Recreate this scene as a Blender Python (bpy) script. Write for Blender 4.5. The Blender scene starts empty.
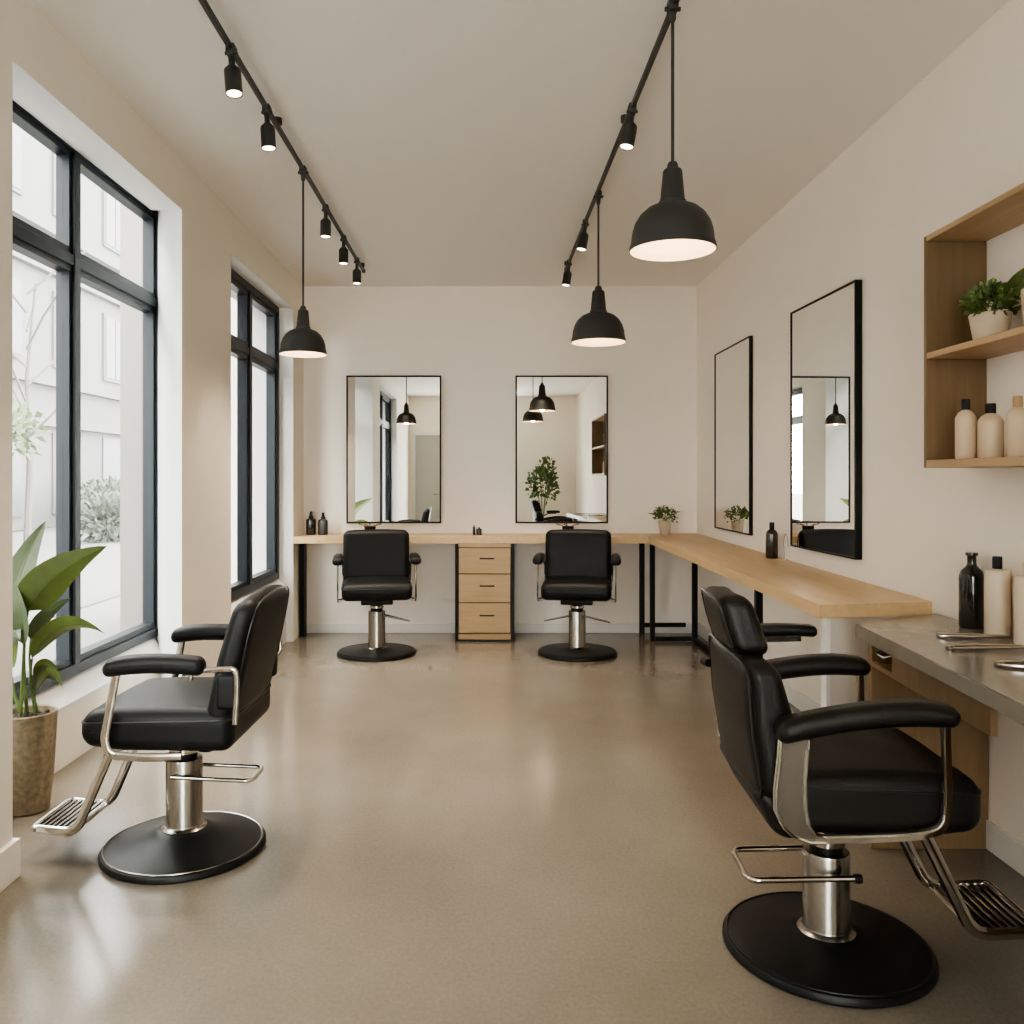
import bpy, bmesh, math, random
from mathutils import Vector, Matrix, noise
PI = math.pi
R = math.radians
C = bpy.context.scene.collection
SC = bpy.context.scene
random.seed(7)

# ------------------------------------------------------------------ materials
def new_mat(name):
    m = bpy.data.materials.new(name); m.use_nodes = True
    nt = m.node_tree
    return m, nt, nt.nodes['Principled BSDF']

def simple(name, col, rough=0.5, metal=0.0, bump=0.0, bscale=80.0, var=0.0, vscale=4.0, stretch=None, spec=None, coat=0.0):
    m, nt, p = new_mat(name)
    p.inputs['Base Color'].default_value = (*col, 1)
    p.inputs['Roughness'].default_value = rough
    p.inputs['Metallic'].default_value = metal
    if spec is not None: p.inputs['Specular IOR Level'].default_value = spec
    if coat: p.inputs['Coat Weight'].default_value = coat
    tc = nt.nodes.new('ShaderNodeTexCoord')
    src = tc.outputs['Object']
    if stretch:
        mp = nt.nodes.new('ShaderNodeMapping'); mp.inputs['Scale'].default_value = stretch
        nt.links.new(src, mp.inputs['Vector']); src = mp.outputs['Vector']
    if var > 0:
        n = nt.nodes.new('ShaderNodeTexNoise'); n.inputs['Scale'].default_value = vscale; n.inputs['Detail'].default_value = 5
        nt.links.new(src, n.inputs['Vector'])
        r = nt.nodes.new('ShaderNodeValToRGB')
        r.color_ramp.elements[0].position = 0.3; r.color_ramp.elements[1].position = 0.7
        r.color_ramp.elements[0].color = (*[c*(1-var) for c in col], 1)
        r.color_ramp.elements[1].color = (*[min(1, c*(1+var)) for c in col], 1)
        nt.links.new(n.outputs['Fac'], r.inputs['Fac']); nt.links.new(r.outputs['Color'], p.inputs['Base Color'])
    if bump > 0:
        n2 = nt.nodes.new('ShaderNodeTexNoise'); n2.inputs['Scale'].default_value = bscale; n2.inputs['Detail'].default_value = 4
        nt.links.new(src, n2.inputs['Vector'])
        b = nt.nodes.new('ShaderNodeBump'); b.inputs['Strength'].default_value = bump; b.inputs['Distance'].default_value = 0.004
        nt.links.new(n2.outputs['Fac'], b.inputs['Height']); nt.links.new(b.outputs['Normal'], p.inputs['Normal'])
    return m

def wood(name, light, dark, axis='Y', rough=0.45):
    m, nt, p = new_mat(name)
    tc = nt.nodes.new('ShaderNodeTexCoord'); mp = nt.nodes.new('ShaderNodeMapping')
    s = {'X': (1.2, 22, 22), 'Y': (22, 1.2, 22), 'Z': (22, 22, 1.2)}[axis]
    mp.inputs['Scale'].default_value = s
    nt.links.new(tc.outputs['Object'], mp.inputs['Vector'])
    n = nt.nodes.new('ShaderNodeTexNoise'); n.inputs['Scale'].default_value = 1.6; n.inputs['Detail'].default_value = 7
    n.inputs['Distortion'].default_value = 0.6
    nt.links.new(mp.outputs['Vector'], n.inputs['Vector'])
    r = nt.nodes.new('ShaderNodeValToRGB')
    r.color_ramp.elements[0].position = 0.25; r.color_ramp.elements[1].position = 0.72
    r.color_ramp.elements[0].color = (*dark, 1); r.color_ramp.elements[1].color = (*light, 1)
    nt.links.new(n.outputs['Fac'], r.inputs['Fac']); nt.links.new(r.outputs['Color'], p.inputs['Base Color'])
    p.inputs['Roughness'].default_value = rough
    b = nt.nodes.new('ShaderNodeBump'); b.inputs['Strength'].default_value = 0.05
    nt.links.new(n.outputs['Fac'], b.inputs['Height']); nt.links.new(b.outputs['Normal'], p.inputs['Normal'])
    return m

def floor_mat():
    m, nt, p = new_mat('polished concrete')
    tc = nt.nodes.new('ShaderNodeTexCoord')
    mp = nt.nodes.new('ShaderNodeMapping'); mp.inputs['Scale'].default_value = (1, 0.8, 1)
    nt.links.new(tc.outputs['Object'], mp.inputs['Vector'])
    n = nt.nodes.new('ShaderNodeTexNoise'); n.inputs['Scale'].default_value = 1.3; n.inputs['Detail'].default_value = 8; n.inputs['Roughness'].default_value = 0.6
    n3 = nt.nodes.new('ShaderNodeTexNoise'); n3.inputs['Scale'].default_value = 90; n3.inputs['Detail'].default_value = 5
    for k in (n, n3): nt.links.new(mp.outputs['Vector'], k.inputs['Vector'])
    r = nt.nodes.new('ShaderNodeValToRGB')
    r.color_ramp.elements[0].position = 0.3; r.color_ramp.elements[1].position = 0.72
    r.color_ramp.elements[0].color = (*FLOOR_D, 1); r.color_ramp.elements[1].color = (*FLOOR_L, 1)
    nt.links.new(n.outputs['Fac'], r.inputs['Fac'])
    mx = nt.nodes.new('ShaderNodeMixRGB'); mx.blend_type = 'OVERLAY'; mx.inputs['Fac'].default_value = 0.22
    nt.links.new(r.outputs['Color'], mx.inputs['Color1']); nt.links.new(n3.outputs['Fac'], mx.inputs['Color2'])
    nt.links.new(mx.outputs['Color'], p.inputs['Base Color'])
    rr = nt.nodes.new('ShaderNodeMapRange')
    rr.inputs['To Min'].default_value = 0.13; rr.inputs['To Max'].default_value = 0.24
    nt.links.new(n.outputs['Fac'], rr.inputs['Value']); nt.links.new(rr.outputs['Result'], p.inputs['Roughness'])
    b = nt.nodes.new('ShaderNodeBump'); b.inputs['Strength'].default_value = 0.03; b.inputs['Distance'].default_value = 0.003
    nt.links.new(n3.outputs['Fac'], b.inputs['Height']); nt.links.new(b.outputs['Normal'], p.inputs['Normal'])
    p.inputs['Specular IOR Level'].default_value = 0.5
    return m

def emit(name, col, strength):
    m, nt, p = new_mat(name)
    p.inputs['Base Color'].default_value = (*col, 1)
    p.inputs['Emission Color'].default_value = (*col, 1); p.inputs['Emission Strength'].default_value = strength
    return m

def glass_mat():
    m = bpy.data.materials.new('window glass'); m.use_nodes = True; nt = m.node_tree; nt.nodes.clear()
    o = nt.nodes.new('ShaderNodeOutputMaterial'); mix = nt.nodes.new('ShaderNodeMixShader')
    t = nt.nodes.new('ShaderNodeBsdfTransparent'); g = nt.nodes.new('ShaderNodeBsdfGlossy'); f = nt.nodes.new('ShaderNodeLayerWeight'); pw = nt.nodes.new('ShaderNodeMath'); mr = nt.nodes.new('ShaderNodeMapRange')
    t.inputs['Color'].default_value = (0.96, 0.98, 0.98, 1); g.inputs['Roughness'].default_value = 0.02; pw.operation = 'POWER'; pw.inputs[1].default_value = 5; mr.inputs['To Min'].default_value = .015; mr.inputs['To Max'].default_value = .35
    nt.links.new(f.outputs['Facing'], pw.inputs[0]); nt.links.new(pw.outputs[0], mr.inputs['Value']); nt.links.new(mr.outputs['Result'], mix.inputs['Fac']); nt.links.new(t.outputs['BSDF'], mix.inputs[1]); nt.links.new(g.outputs['BSDF'], mix.inputs[2])
    nt.links.new(mix.outputs['Shader'], o.inputs['Surface'])
    return m

FLOOR_D = (0.156, 0.134, 0.106); FLOOR_L = (0.196, 0.171, 0.138)
M = {}
M['floor'] = floor_mat()
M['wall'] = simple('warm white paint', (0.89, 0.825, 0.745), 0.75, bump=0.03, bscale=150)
M['wallL'] = simple('warm-lit wall paint', (0.83, 0.78, 0.69), 0.75, bump=0.03, bscale=150)  # white paint with the warm room light put into its colour
M['reveal'] = simple('window-lit reveal paint', (0.76, 0.755, 0.735), 0.7, bump=0.02, bscale=150)  # same white paint, toned for the window light on the reveals
M['ceil'] = simple('ceiling paint', (0.80, 0.77, 0.725), 0.85, bump=0.02, bscale=150)
M['skirt'] = simple('skirting paint', (0.78, 0.75, 0.71), 0.5, bump=0.01)
M['frame'] = simple('dark blue grey aluminium', (0.010, 0.016, 0.022), 0.42, metal=0.0, bump=0.01, spec=0.35)
M['glass'] = glass_mat()
M['leather'] = simple('black leather', (0.0055, 0.006, 0.0065), 0.46, bump=0.16, bscale=260, spec=0.24)
M['leather_b'] = simple('black grained leather', (0.0075, 0.0065, 0.0058), 0.42, bump=0.30, bscale=130, spec=0.34, stretch=(1, 1.6, 0.8))
M['piping'] = simple('leather piping', (0.008, 0.008, 0.008), 0.4, bump=0.02)
M['base'] = simple('black satin base', (0.006, 0.0068, 0.0075), 0.42, bump=0.04, bscale=300, spec=0.28)
M['chrome'] = simple('chrome', (0.60, 0.57, 0.52), 0.11, metal=1.0, bump=0.005)
M['tool'] = simple('polished tool steel', (0.45, 0.41, 0.36), 0.18, metal=1.0, bump=0.005)
M['steel'] = simple('brushed steel', (0.34, 0.32, 0.29), 0.24, metal=1.0, bump=0.03, bscale=30, stretch=(30, 30, 0.6))
M['slat'] = simple('footplate rubber strip', (0.10, 0.10, 0.10), 0.4, metal=0.6, bump=0.02)
M['black'] = simple('black metal', (0.006, 0.006, 0.006), 0.5, bump=0.02, spec=0.25)
M['lamp'] = simple('matt black lamp', (0.026, 0.026, 0.024), 0.5, bump=0.02)
M['lampin'] = simple('lamp white lining', (0.70, 0.59, 0.44), 0.5, bump=0.01)
M['bulb'] = emit('warm bulb', (1.0, 0.80, 0.55), 3)
M['lens'] = emit('spot lens', (1.0, 0.82, 0.6), 3.5)
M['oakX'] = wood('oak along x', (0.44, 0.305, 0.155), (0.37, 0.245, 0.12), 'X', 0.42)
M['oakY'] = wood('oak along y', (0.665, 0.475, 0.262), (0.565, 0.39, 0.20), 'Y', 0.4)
M['oakZ_shade'] = wood('shaded upright oak', (0.25, 0.16, 0.082), (0.19, 0.12, 0.058), 'Z', 0.5)  # desk oak darkened: the shade on it is put into the colour
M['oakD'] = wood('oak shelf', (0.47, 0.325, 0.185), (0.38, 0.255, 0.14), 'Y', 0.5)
M['oakDZ_shade'] = wood('shaded shelf oak', (0.20, 0.13, 0.064), (0.15, 0.095, 0.045), 'Z', 0.5)  # oak darkened for the shade inside the shelf; also on the desk drawer
M['shadedpanel'] = simple('shaded white panel', (0.62, 0.56, 0.48), 0.6, bump=0.02)  # white panel greyed in colour because it faces away from the light
M['stone'] = simple('grey stone worktop', (0.24, 0.218, 0.182), 0.18, bump=0.01, bscale=200, var=0.04, vscale=14)
M['mirror'] = simple('mirror glass', (0.86, 0.87, 0.85), 0.004, metal=1.0)
M['cream'] = simple('cream bottle', (0.55, 0.43, 0.295), 0.45, bump=0.01, var=0.03)
M['cream2'] = simple('pale cream bottle', (0.68, 0.575, 0.43), 0.4, bump=0.01, var=0.03)
M['cork'] = simple('tan stopper', (0.42, 0.27, 0.15), 0.6, bump=0.1)
M['bottleblk'] = simple('black glass bottle', (0.010, 0.009, 0.007), 0.12, bump=0.003, coat=0.5)
M['bottlebrn'] = simple('brown black glass bottle', (0.020, 0.014, 0.009), 0.15, bump=0.003, coat=0.4)
M['bottlegry'] = simple('dark grey bottle', (0.045, 0.045, 0.05), 0.25, bump=0.003)
M['pot'] = simple('sandy pot', (0.25, 0.20, 0.13), 0.85, bump=0.4, bscale=70, var=0.25, vscale=45)
M['potw'] = simple('cream pot', (0.54, 0.45, 0.34), 0.7, bump=0.1, var=0.06, vscale=20)
M['soil'] = simple('bark soil', (0.06, 0.045, 0.032), 0.95, bump=1.0, bscale=60, var=0.5, vscale=40)
M['stem'] = simple('green stem', (0.11, 0.17, 0.045), 0.5, bump=0.05)
M['leaf'] = simple('green leaf', (0.125, 0.175, 0.040), 0.42, bump=0.12, bscale=40, var=0.3, vscale=7)
M['leafg'] = simple('dusky green leaf', (0.105, 0.14, 0.075), 0.45, bump=0.12, bscale=40, var=0.3, vscale=7)
M['fol'] = simple('small dark leaves', (0.09, 0.14, 0.035), 0.5, bump=0.1, var=0.5, vscale=25)
M['foll'] = simple('small pale leaves', (0.20, 0.27, 0.08), 0.5, bump=0.1, var=0.4, vscale=25)
M['brush'] = simple('brush bristle', (0.28, 0.19, 0.10), 0.7, bump=0.1)
M['clear'] = simple('clear wire', (0.40, 0.36, 0.30), 0.25, metal=0.3, bump=0.01)
M['dark'] = simple('dark recess', (0.05, 0.03, 0.016), 0.8, bump=0.02)
M['pave'] = simple('pale paving', (0.1381, 0.1353, 0.1295), 0.9, bump=0.1, bscale=3, var=0.05, vscale=1.2)
M['kerb'] = simple('kerb stone', (0.1161, 0.1161, 0.1144), 0.9, bump=0.1)
M['facade'] = simple('pale render', (0.1338, 0.1324, 0.1283), 0.9, bump=0.1, var=0.04, vscale=0.7)
M['facade2'] = simple('cream render', (0.1920, 0.1822, 0.1657), 0.9, bump=0.1, var=0.04, vscale=0.7)
M['fwin'] = simple('hazy pane', (0.1023, 0.1089, 0.1128), 0.5, bump=0.01)
M['fdoor'] = simple('hazy doorway', (0.1056, 0.0974, 0.0886), 0.7, bump=0.01)
M['fbush'] = simple('hazy shrub', (0.1126, 0.1286, 0.1038), 0.9, bump=0.1, var=0.3, vscale=4)  # haze put into the colour: leaves lightened toward the facade tone
M['ftree'] = simple('hazy tree', (0.1428, 0.1725, 0.1011), 0.9, bump=0.1, var=0.3, vscale=4)  # leaf colour lightened to carry the outdoor haze
M['fstem'] = simple('hazy trunk', (0.1241, 0.1162, 0.1089), 0.9, bump=0.1)
M['doorp'] = simple('grey door paint', (0.42, 0.41, 0.37), 0.6, bump=0.01)

# ------------------------------------------------------------------ mesh helpers
def put(name, bm, mat, parent=None, smooth=True, loc=(0, 0, 0), rot=(0, 0, 0), angle=40):
    bmesh.ops.remove_doubles(bm, verts=bm.verts, dist=1e-6)
    bmesh.ops.recalc_face_normals(bm, faces=bm.faces)
    me = bpy.data.meshes.new(name); bm.to_mesh(me); bm.free()
    for m in (mat if isinstance(mat, (list, tuple)) else [mat]): me.materials.append(m)
    if smooth:
        me.polygons.foreach_set('use_smooth', [True]*len(me.polygons))
        me.set_sharp_from_angle(angle=R(angle))
    o = bpy.data.objects.new(name, me); C.objects.link(o)
    o.location = loc; o.rotation_euler = rot
    if parent: o.parent = parent
    return o

def thing(name, label, cat, loc=(0, 0, 0), rotz=0, group=None):
    o = bpy.data.objects.new(name, None); C.objects.link(o)
    o.empty_display_size = 0.05
    o.location = loc; o.rotation_euler = (0, 0, rotz)
    return tag(o, label, cat, group)

def tag(o, label, cat, group=None, kind=None):
    o['label'] = label; o['category'] = cat
    if group: o['group'] = group
    if kind: o['kind'] = kind
    return o

def struct(name, bm, mat, smooth=False, **k):
    o = put(name, bm, mat, None, smooth, **k); o['kind'] = 'structure'; return o

def slabel(o, l): o['label'] = l; return o

def B(): return bmesh.new()

def box(bm, x0, x1, y0, y1, z0, z1, bev=0.0, seg=2, mi=0):
    vs = [bm.verts.new((x, y, z)) for x in (x0, x1) for y in (y0, y1) for z in (z0, z1)]
    idx = [(0, 1, 3, 2), (4, 6, 7, 5), (0, 4, 5, 1), (2, 3, 7, 6), (0, 2, 6, 4), (1, 5, 7, 3)]
    fs = [bm.faces.new([vs[i] for i in f]) for f in idx]
    for f in fs: f.material_index = mi
    if bev > 0:
        es = list({e for f in fs for e in f.edges})
        bmesh.ops.bevel(bm, geom=es, offset=bev, segments=seg, affect='EDGES', profile=0.5)

def prism(bm, pts, z0, z1, mis=None):
    """vertical prism over polygon pts in xy; z may be callable"""
    a = [bm.verts.new((x, y, z0(x, y) if callable(z0) else z0)) for x, y in pts]
    b = [bm.verts.new((x, y, z1(x, y) if callable(z1) else z1)) for x, y in pts]
    bm.faces.new(a[::-1]); bm.faces.new(b)
    n = len(pts)
    for i in range(n):
        f = bm.faces.new((a[i], a[(i+1) % n], b[(i+1) % n], b[i]))
        if mis: f.material_index = mis[i]

def prism_xz(bm, pts, y0, y1, mis=None):
    a = [bm.verts.new((x, y0, z)) for x, z in pts]; b = [bm.verts.new((x, y1, z)) for x, z in pts]
    f1 = bm.faces.new(a); f2 = bm.faces.new(b[::-1]); n = len(pts)
    for i in range(n):
        f = bm.faces.new((a[i], b[i], b[(i+1) % n], a[(i+1) % n]))
        if mis: f.material_index = mis[i]

def lathe(bm, prof, seg=40, c=(0, 0, 0), capb=True, capt=True):
    rings = []
    for r, z in prof:
        rings.append([bm.verts.new((c[0]+r*math.cos(2*PI*i/seg), c[1]+r*math.sin(2*PI*i/seg), c[2]+z)) for i in range(seg)])
    for a, b in zip(rings, rings[1:]):
        for i in range(seg): bm.faces.new((a[i], a[(i+1) % seg], b[(i+1) % seg], b[i]))
    if capb and prof[0][0] > 1e-5: bm.faces.new(rings[0][::-1])
    if capt and prof[-1][0] > 1e-5: bm.faces.new(rings[-1])

def fillet(pts, rad, n=5, closed=False):
    pts = [Vector(p) for p in pts]; out = []
    N = len(pts)
    for i, p in enumerate(pts):
        if not closed and i in (0, N-1): out.append(p); continue
        a = pts[(i-1) % N]-p; b = pts[(i+1) % N]-p
        r = min(rad, a.length*.49, b.length*.49)
        p0 = p+a.normalized()*r; p2 = p+b.normalized()*r
        for k in range(n+1):
            t = k/n; out.append(p0*(1-t)**2+p*2*t*(1-t)+p2*t*t)
    return out

def tube(bm, pts, rx, ry=None, seg=10, closed=False, up=(0, 0, 1), taper=None):
    """sweep an ellipse; rx is along the side vector, ry along the other"""
    if ry is None: ry = rx
    pts = [Vector(p) for p in pts]; N = len(pts); rings = []
    upv = Vector(up)
    for i in range(N):
        if closed: t = pts[(i+1) % N]-pts[(i-1) % N]
        else: t = pts[min(i+1, N-1)]-pts[max(i-1, 0)]
        t.normalize()
        u = upv
        if abs(t.dot(u)) > 0.98: u = Vector((1, 0, 0)) if abs(t.x) < 0.9 else Vector((0, 1, 0))
        s = t.cross(u).normalized(); w = s.cross(t).normalized()
        k = taper(i/(N-1)) if taper else 1.0
        rings.append([bm.verts.new(pts[i]+s*rx*k*math.cos(2*PI*j/seg)+w*ry*k*math.sin(2*PI*j/seg)) for j in range(seg)])
    rng = range(N) if closed else range(N-1)
    for i in rng:
        a, b = rings[i], rings[(i+1) % N]
        for j in range(seg): bm.faces.new((a[j], a[(j+1) % seg], b[(j+1) % seg], b[j]))
    if not closed: bm.faces.new(rings[0][::-1]); bm.faces.new(rings[-1])

def bar(bm, pts, w, h, up=(0, 1, 0)):
    """sweep a rectangle (w along side, h along other) through pts"""
    pts = [Vector(p) for p in pts]; N = len(pts); rings = []
    for i in range(N):
        t = (pts[min(i+1, N-1)]-pts[max(i-1, 0)]).normalized()
        s = t.cross(Vector(up)).normalized(); v = s.cross(t).normalized()
        rings.append([bm.verts.new(pts[i]+s*a*w/2+v*b*h/2) for a, b in ((1, 1), (-1, 1), (-1, -1), (1, -1))])
    for a, b in zip(rings, rings[1:]):
        for j in range(4): bm.faces.new((a[j], a[(j+1) % 4], b[(j+1) % 4], b[j]))
    bm.faces.new(rings[0][::-1]); bm.faces.new(rings[-1])

def cushion(bm, c, size, r, deform=None, nf=8, nc=5):
    """rounded box with even grid, then deform(p_local_normalised, p) -> p"""
    hx, hy, hz = size[0]/2, size[1]/2, size[2]/2
    r = min(r, hx*.98, hy*.98, hz*.98)
    def coords(h):
        a = h-r
        cor = [a+r*math.tan(PI/4*k/nc) for k in range(1, nc+1)]
        fl = [-a+2*a*k/nf for k in range(nf+1)]
        return [-x for x in cor[::-1]]+fl+cor
    X, Y, Z = coords(hx), coords(hy), coords(hz)
    def mp(p):
        inner = Vector((max(-hx+r, min(hx-r, p.x)), max(-hy+r, min(hy-r, p.y)), max(-hz+r, min(hz-r, p.z))))
        d = p-inner
        q = inner+d.normalized()*r if d.length > 1e-9 else p
        if deform: q = deform(Vector((q.x/hx, q.y/hy, q.z/hz)), q.copy())
        return q+Vector(c)
    def grid(A, Bc, f):
        vs = [[bm.verts.new(mp(f(a, b))) for b in Bc] for a in A]
        for i in range(len(A)-1):
            for j in range(len(Bc)-1):
                bm.faces.new((vs[i][j], vs[i+1][j], vs[i+1][j+1], vs[i][j+1]))
    for s in (-1, 1):
        grid(X, Y, lambda a, b: Vector((a, b, s*hz)))
        grid(X, Z, lambda a, b: Vector((a, s*hy, b)))
        grid(Y, Z, lambda a, b: Vector((s*hx, a, b)))
    bmesh.ops.remove_doubles(bm, verts=bm.verts, dist=1e-5)

def ext_xz(bm, pts, y0, y1, bev=0.0):
    a = [bm.verts.new((x, y0, z)) for x, z in pts]; b = [bm.verts.new((x, y1, z)) for x, z in pts]
    bm.faces.new(a); bm.faces.new(b[::-1]); n = len(pts)
    for i in range(n): bm.faces.new((a[i], b[i], b[(i+1) % n], a[(i+1) % n]))

def bez(p0, p1, p2, t): return p0*(1-t)**2+p1*2*t*(1-t)+p2*t*t

def blade(bm, p0, p1, p2, width, side, fold=0.25, nt=14, nw=6, wprof=None, wave=0.0):
    p0, p1, p2 = Vector(p0), Vector(p1), Vector(p2); side = Vector(side).normalized()
    rows = []
    for i in range(nt+1):
        t = i/nt
        c = bez(p0, p1, p2, t)
        tg = (bez(p0, p1, p2, min(1, t+.01))-bez(p0, p1, p2, max(0, t-.01))).normalized()
        s = (side-tg*side.dot(tg)).normalized(); n = s.cross(tg)
        w = (wprof(t) if wprof else math.sin(PI*min(1, t**0.75))**0.8*(1-0.15*t))*width/2+0.0004
        rows.append([bm.verts.new(c+s*w*u+n*(abs(u)*fold*w+wave*math.sin(t*9+u*2)*w*abs(u))) for u in [k*2/nw-1 for k in range(nw+1)]])
    for a, b in zip(rows, rows[1:]):
        for j in range(nw): bm.faces.new((a[j], a[j+1], b[j+1], b[j]))

def sprig_ball(bm, c, rx, ry, rz, n, ls, rnd, zmin=-0.6):
    for _ in range(n):
        v = Vector((rnd.gauss(0, 1), rnd.gauss(0, 1), rnd.gauss(0, 1))).normalized()
        if v.z < zmin: v.z = -v.z
        k = rnd.uniform(.35, 1.0)
        p = Vector(c)+Vector((v.x*rx, v.y*ry, v.z*rz))*k
        d = (v+Vector((rnd.uniform(-.6, .6), rnd.uniform(-.6, .6), rnd.uniform(-.3, .6)))).normalized()
        L = ls*rnd.uniform(.7, 1.3)
        s = d.cross(Vector((rnd.uniform(-1, 1), rnd.uniform(-1, 1), rnd.uniform(-1, 1)))).normalized()
        m = p+d*L*.5+Vector((0, 0, L*.12)); e = p+d*L
        w = L*.32
        a = bm.verts.new(p); b = bm.verts.new(m+s*w); cc = bm.verts.new(e); dd = bm.verts.new(m-s*w)
        bm.faces.new((a, b, cc, dd))

# ------------------------------------------------------------------ camera
F = 860.0; HC = 1.35; VX, VY = 487.0, 478.0
cam = bpy.data.cameras.new('camera'); co = bpy.data.objects.new('camera', cam); C.objects.link(co)
co.location = (0, 0, HC); co.rotation_euler = (PI/2, 0, 0)
cam.sensor_width = 36; cam.sensor_fit = 'HORIZONTAL'; cam.lens = 36*F/1024
cam.shift_x = (512-VX)/1024; cam.shift_y = -(512-VY)/1024
cam.clip_start = 0.05; cam.clip_end = 300
SC.camera = co

def P(px, py, Y): return Vector(((px-VX)*Y/F, Y, HC-(py-VY)*Y/F))

# ------------------------------------------------------------------ room shell
XL, XR, YB, YR, ZC = -1.6, 1.83, 7.5, -2.7, 3.023
XF1, XF2 = -2.066, -1.74          # window planes
bm = B(); box(bm, -2.16, XR+.1, YR-.1, YB+.1, -0.12, 0); slabel(struct('floor', bm, M['floor']), 'polished taupe concrete floor of the salon')
bm = B(); box(bm, -2.16, XR+.1, YR-.1, YB+.1, ZC, ZC+.12); slabel(struct('ceiling', bm, M['ceil']), 'flat pale greige ceiling')
bm = B(); box(bm, XL-.5, XR+.1, YB, YB+.12, 0, ZC); slabel(struct('wall_back', bm, M['wall']), 'white back wall behind the two mirrors')
bm = B(); box(bm, XR, XR+.12, YR, YB, 0, ZC); slabel(struct('wall_right', bm, M['wall']), 'white right wall with mirrors and oak shelf')
bm = B(); box(bm, -2.16, -.80, YR-.12, YR, 0, ZC); box(bm, .55, XR+.1, YR-.12, YR, 0, ZC); box(bm, -.80, .55, YR-.12, YR, 2.75, ZC); slabel(struct('wall_front', bm, M['wall']), 'wall behind the viewer')
# left wall with three window bays; mat 0 = room face in warm-lit tone, 1 = reveal in window-lit tone
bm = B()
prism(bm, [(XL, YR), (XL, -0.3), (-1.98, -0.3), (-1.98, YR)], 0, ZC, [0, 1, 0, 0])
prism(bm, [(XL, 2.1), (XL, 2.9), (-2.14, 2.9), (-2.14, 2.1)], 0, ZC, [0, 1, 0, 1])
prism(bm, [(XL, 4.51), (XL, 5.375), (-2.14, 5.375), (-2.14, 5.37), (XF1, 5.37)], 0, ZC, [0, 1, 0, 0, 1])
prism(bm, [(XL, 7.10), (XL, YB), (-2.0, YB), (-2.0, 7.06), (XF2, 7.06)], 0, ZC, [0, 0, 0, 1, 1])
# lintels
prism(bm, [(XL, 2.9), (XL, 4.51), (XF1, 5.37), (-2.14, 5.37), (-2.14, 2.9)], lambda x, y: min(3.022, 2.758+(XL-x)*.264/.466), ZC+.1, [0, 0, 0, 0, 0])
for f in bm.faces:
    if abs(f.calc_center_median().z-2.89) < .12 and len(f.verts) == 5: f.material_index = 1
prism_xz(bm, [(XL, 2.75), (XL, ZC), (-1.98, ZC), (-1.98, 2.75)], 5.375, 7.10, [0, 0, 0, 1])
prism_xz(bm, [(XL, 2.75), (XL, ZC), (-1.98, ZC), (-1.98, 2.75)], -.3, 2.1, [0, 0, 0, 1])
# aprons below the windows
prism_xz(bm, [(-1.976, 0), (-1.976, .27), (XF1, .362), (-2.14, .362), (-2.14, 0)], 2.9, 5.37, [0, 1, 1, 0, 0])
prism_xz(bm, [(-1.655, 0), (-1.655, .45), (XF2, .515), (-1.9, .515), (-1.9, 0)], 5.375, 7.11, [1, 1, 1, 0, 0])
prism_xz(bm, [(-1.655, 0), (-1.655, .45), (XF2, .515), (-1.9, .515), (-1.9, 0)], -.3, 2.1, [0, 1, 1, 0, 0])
slabel(struct('wall_left', bm, [M['wallL'], M['reveal']]), 'white left wall with warm room light in its colour and window-lit deep reveals')
# sills
bm = B(); prism_xz(bm, [(-1.972, .262), (-1.972, .285), (XF1+.004, .377), (XF1+.004, .355)], 2.9, 5.3)
slabel(struct('trim_1', bm, M['reveal']), 'white sloping sill of the near window')
bm = B(); prism_xz(bm, [(-1.65, .440), (-1.65, .465), (XF2+.004, .53), (XF2+.004, .507)], 5.375, 7.098)
slabel(struct('trim_2', bm, M['reveal']), 'white sill of the far window')
# baseboards
bm = B(); box(bm, XL, XR, YB-.014, YB, 0, .085, .003); slabel(struct('baseboard_back', bm, M['skirt']), 'white skirting along the back wall')
bm = B(); box(bm, XR-.014, XR, YR, YB, 0, .105, .003); slabel(struct('baseboard_right', bm, M['skirt']), 'white skirting along the right wall')
bm = B(); box(bm, XL-.02, XL+.018, 2.1, 2.92, 0, .13, .004); slabel(struct('baseboard_left', bm, M['wallL']), 'skirting on the near left pillar')

# windows
def window(name, X, y0, y1, z0, z1, mull, trans, label):
    d, w = .036, .055
    def fbox(bm, a0, a1, c0, c1, dd=d, off=0.0): box(bm, X-.06, X+dd-off, a0, a1, c0, c1, .003, 1)
    bm = B()
    fbox(bm, y0, y0+w, z0, z1); fbox(bm, y1-w, y1, z0, z1); fbox(bm, y0+w, y1-w, z0, z0+w); fbox(bm, y0+w, y1-w, z1-w, z1)
    o = struct(name, bm, M['frame']); slabel(o, label)
    for m in mull:
        bm = B(); fbox(bm, m-w/2-.004, m+w/2+.004, z0+w, z1-w); put('mullion', bm, M['frame'], o, False)
    ys = [y0+w]+[v for m in mull for v in (m-w/2, m+w/2)]+[y1-w]
    for k in range(0, len(ys), 2):
        bm = B(); box(bm, X-.06, X+d-.004, ys[k], ys[k+1], trans-w/2, trans+w/2, .003, 1); put('transom', bm, M['frame'], o, False)
        for zz in ((z0+w, trans-w/2), (trans+w/2, z1-w)):
            bm = B(); s = .032; a, b, c, e = ys[k], ys[k+1], zz[0], zz[1]; X0, X1 = X-.045, X+.02
            box(bm, X0, X1, a, a+s, c, e); box(bm, X0, X1, b-s, b, c, e); box(bm, X0, X1, a+s, b-s, c, c+s); box(bm, X0, X1, a+s, b-s, e-s, e)
            sa = put('sash', bm, M['frame'], o, False)
            bm = B(); box(bm, X-.016, X-.010, a+s, b-s, c+s, e-s); put('glass_pane', bm, M['glass'], sa, False)
    return o
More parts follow.
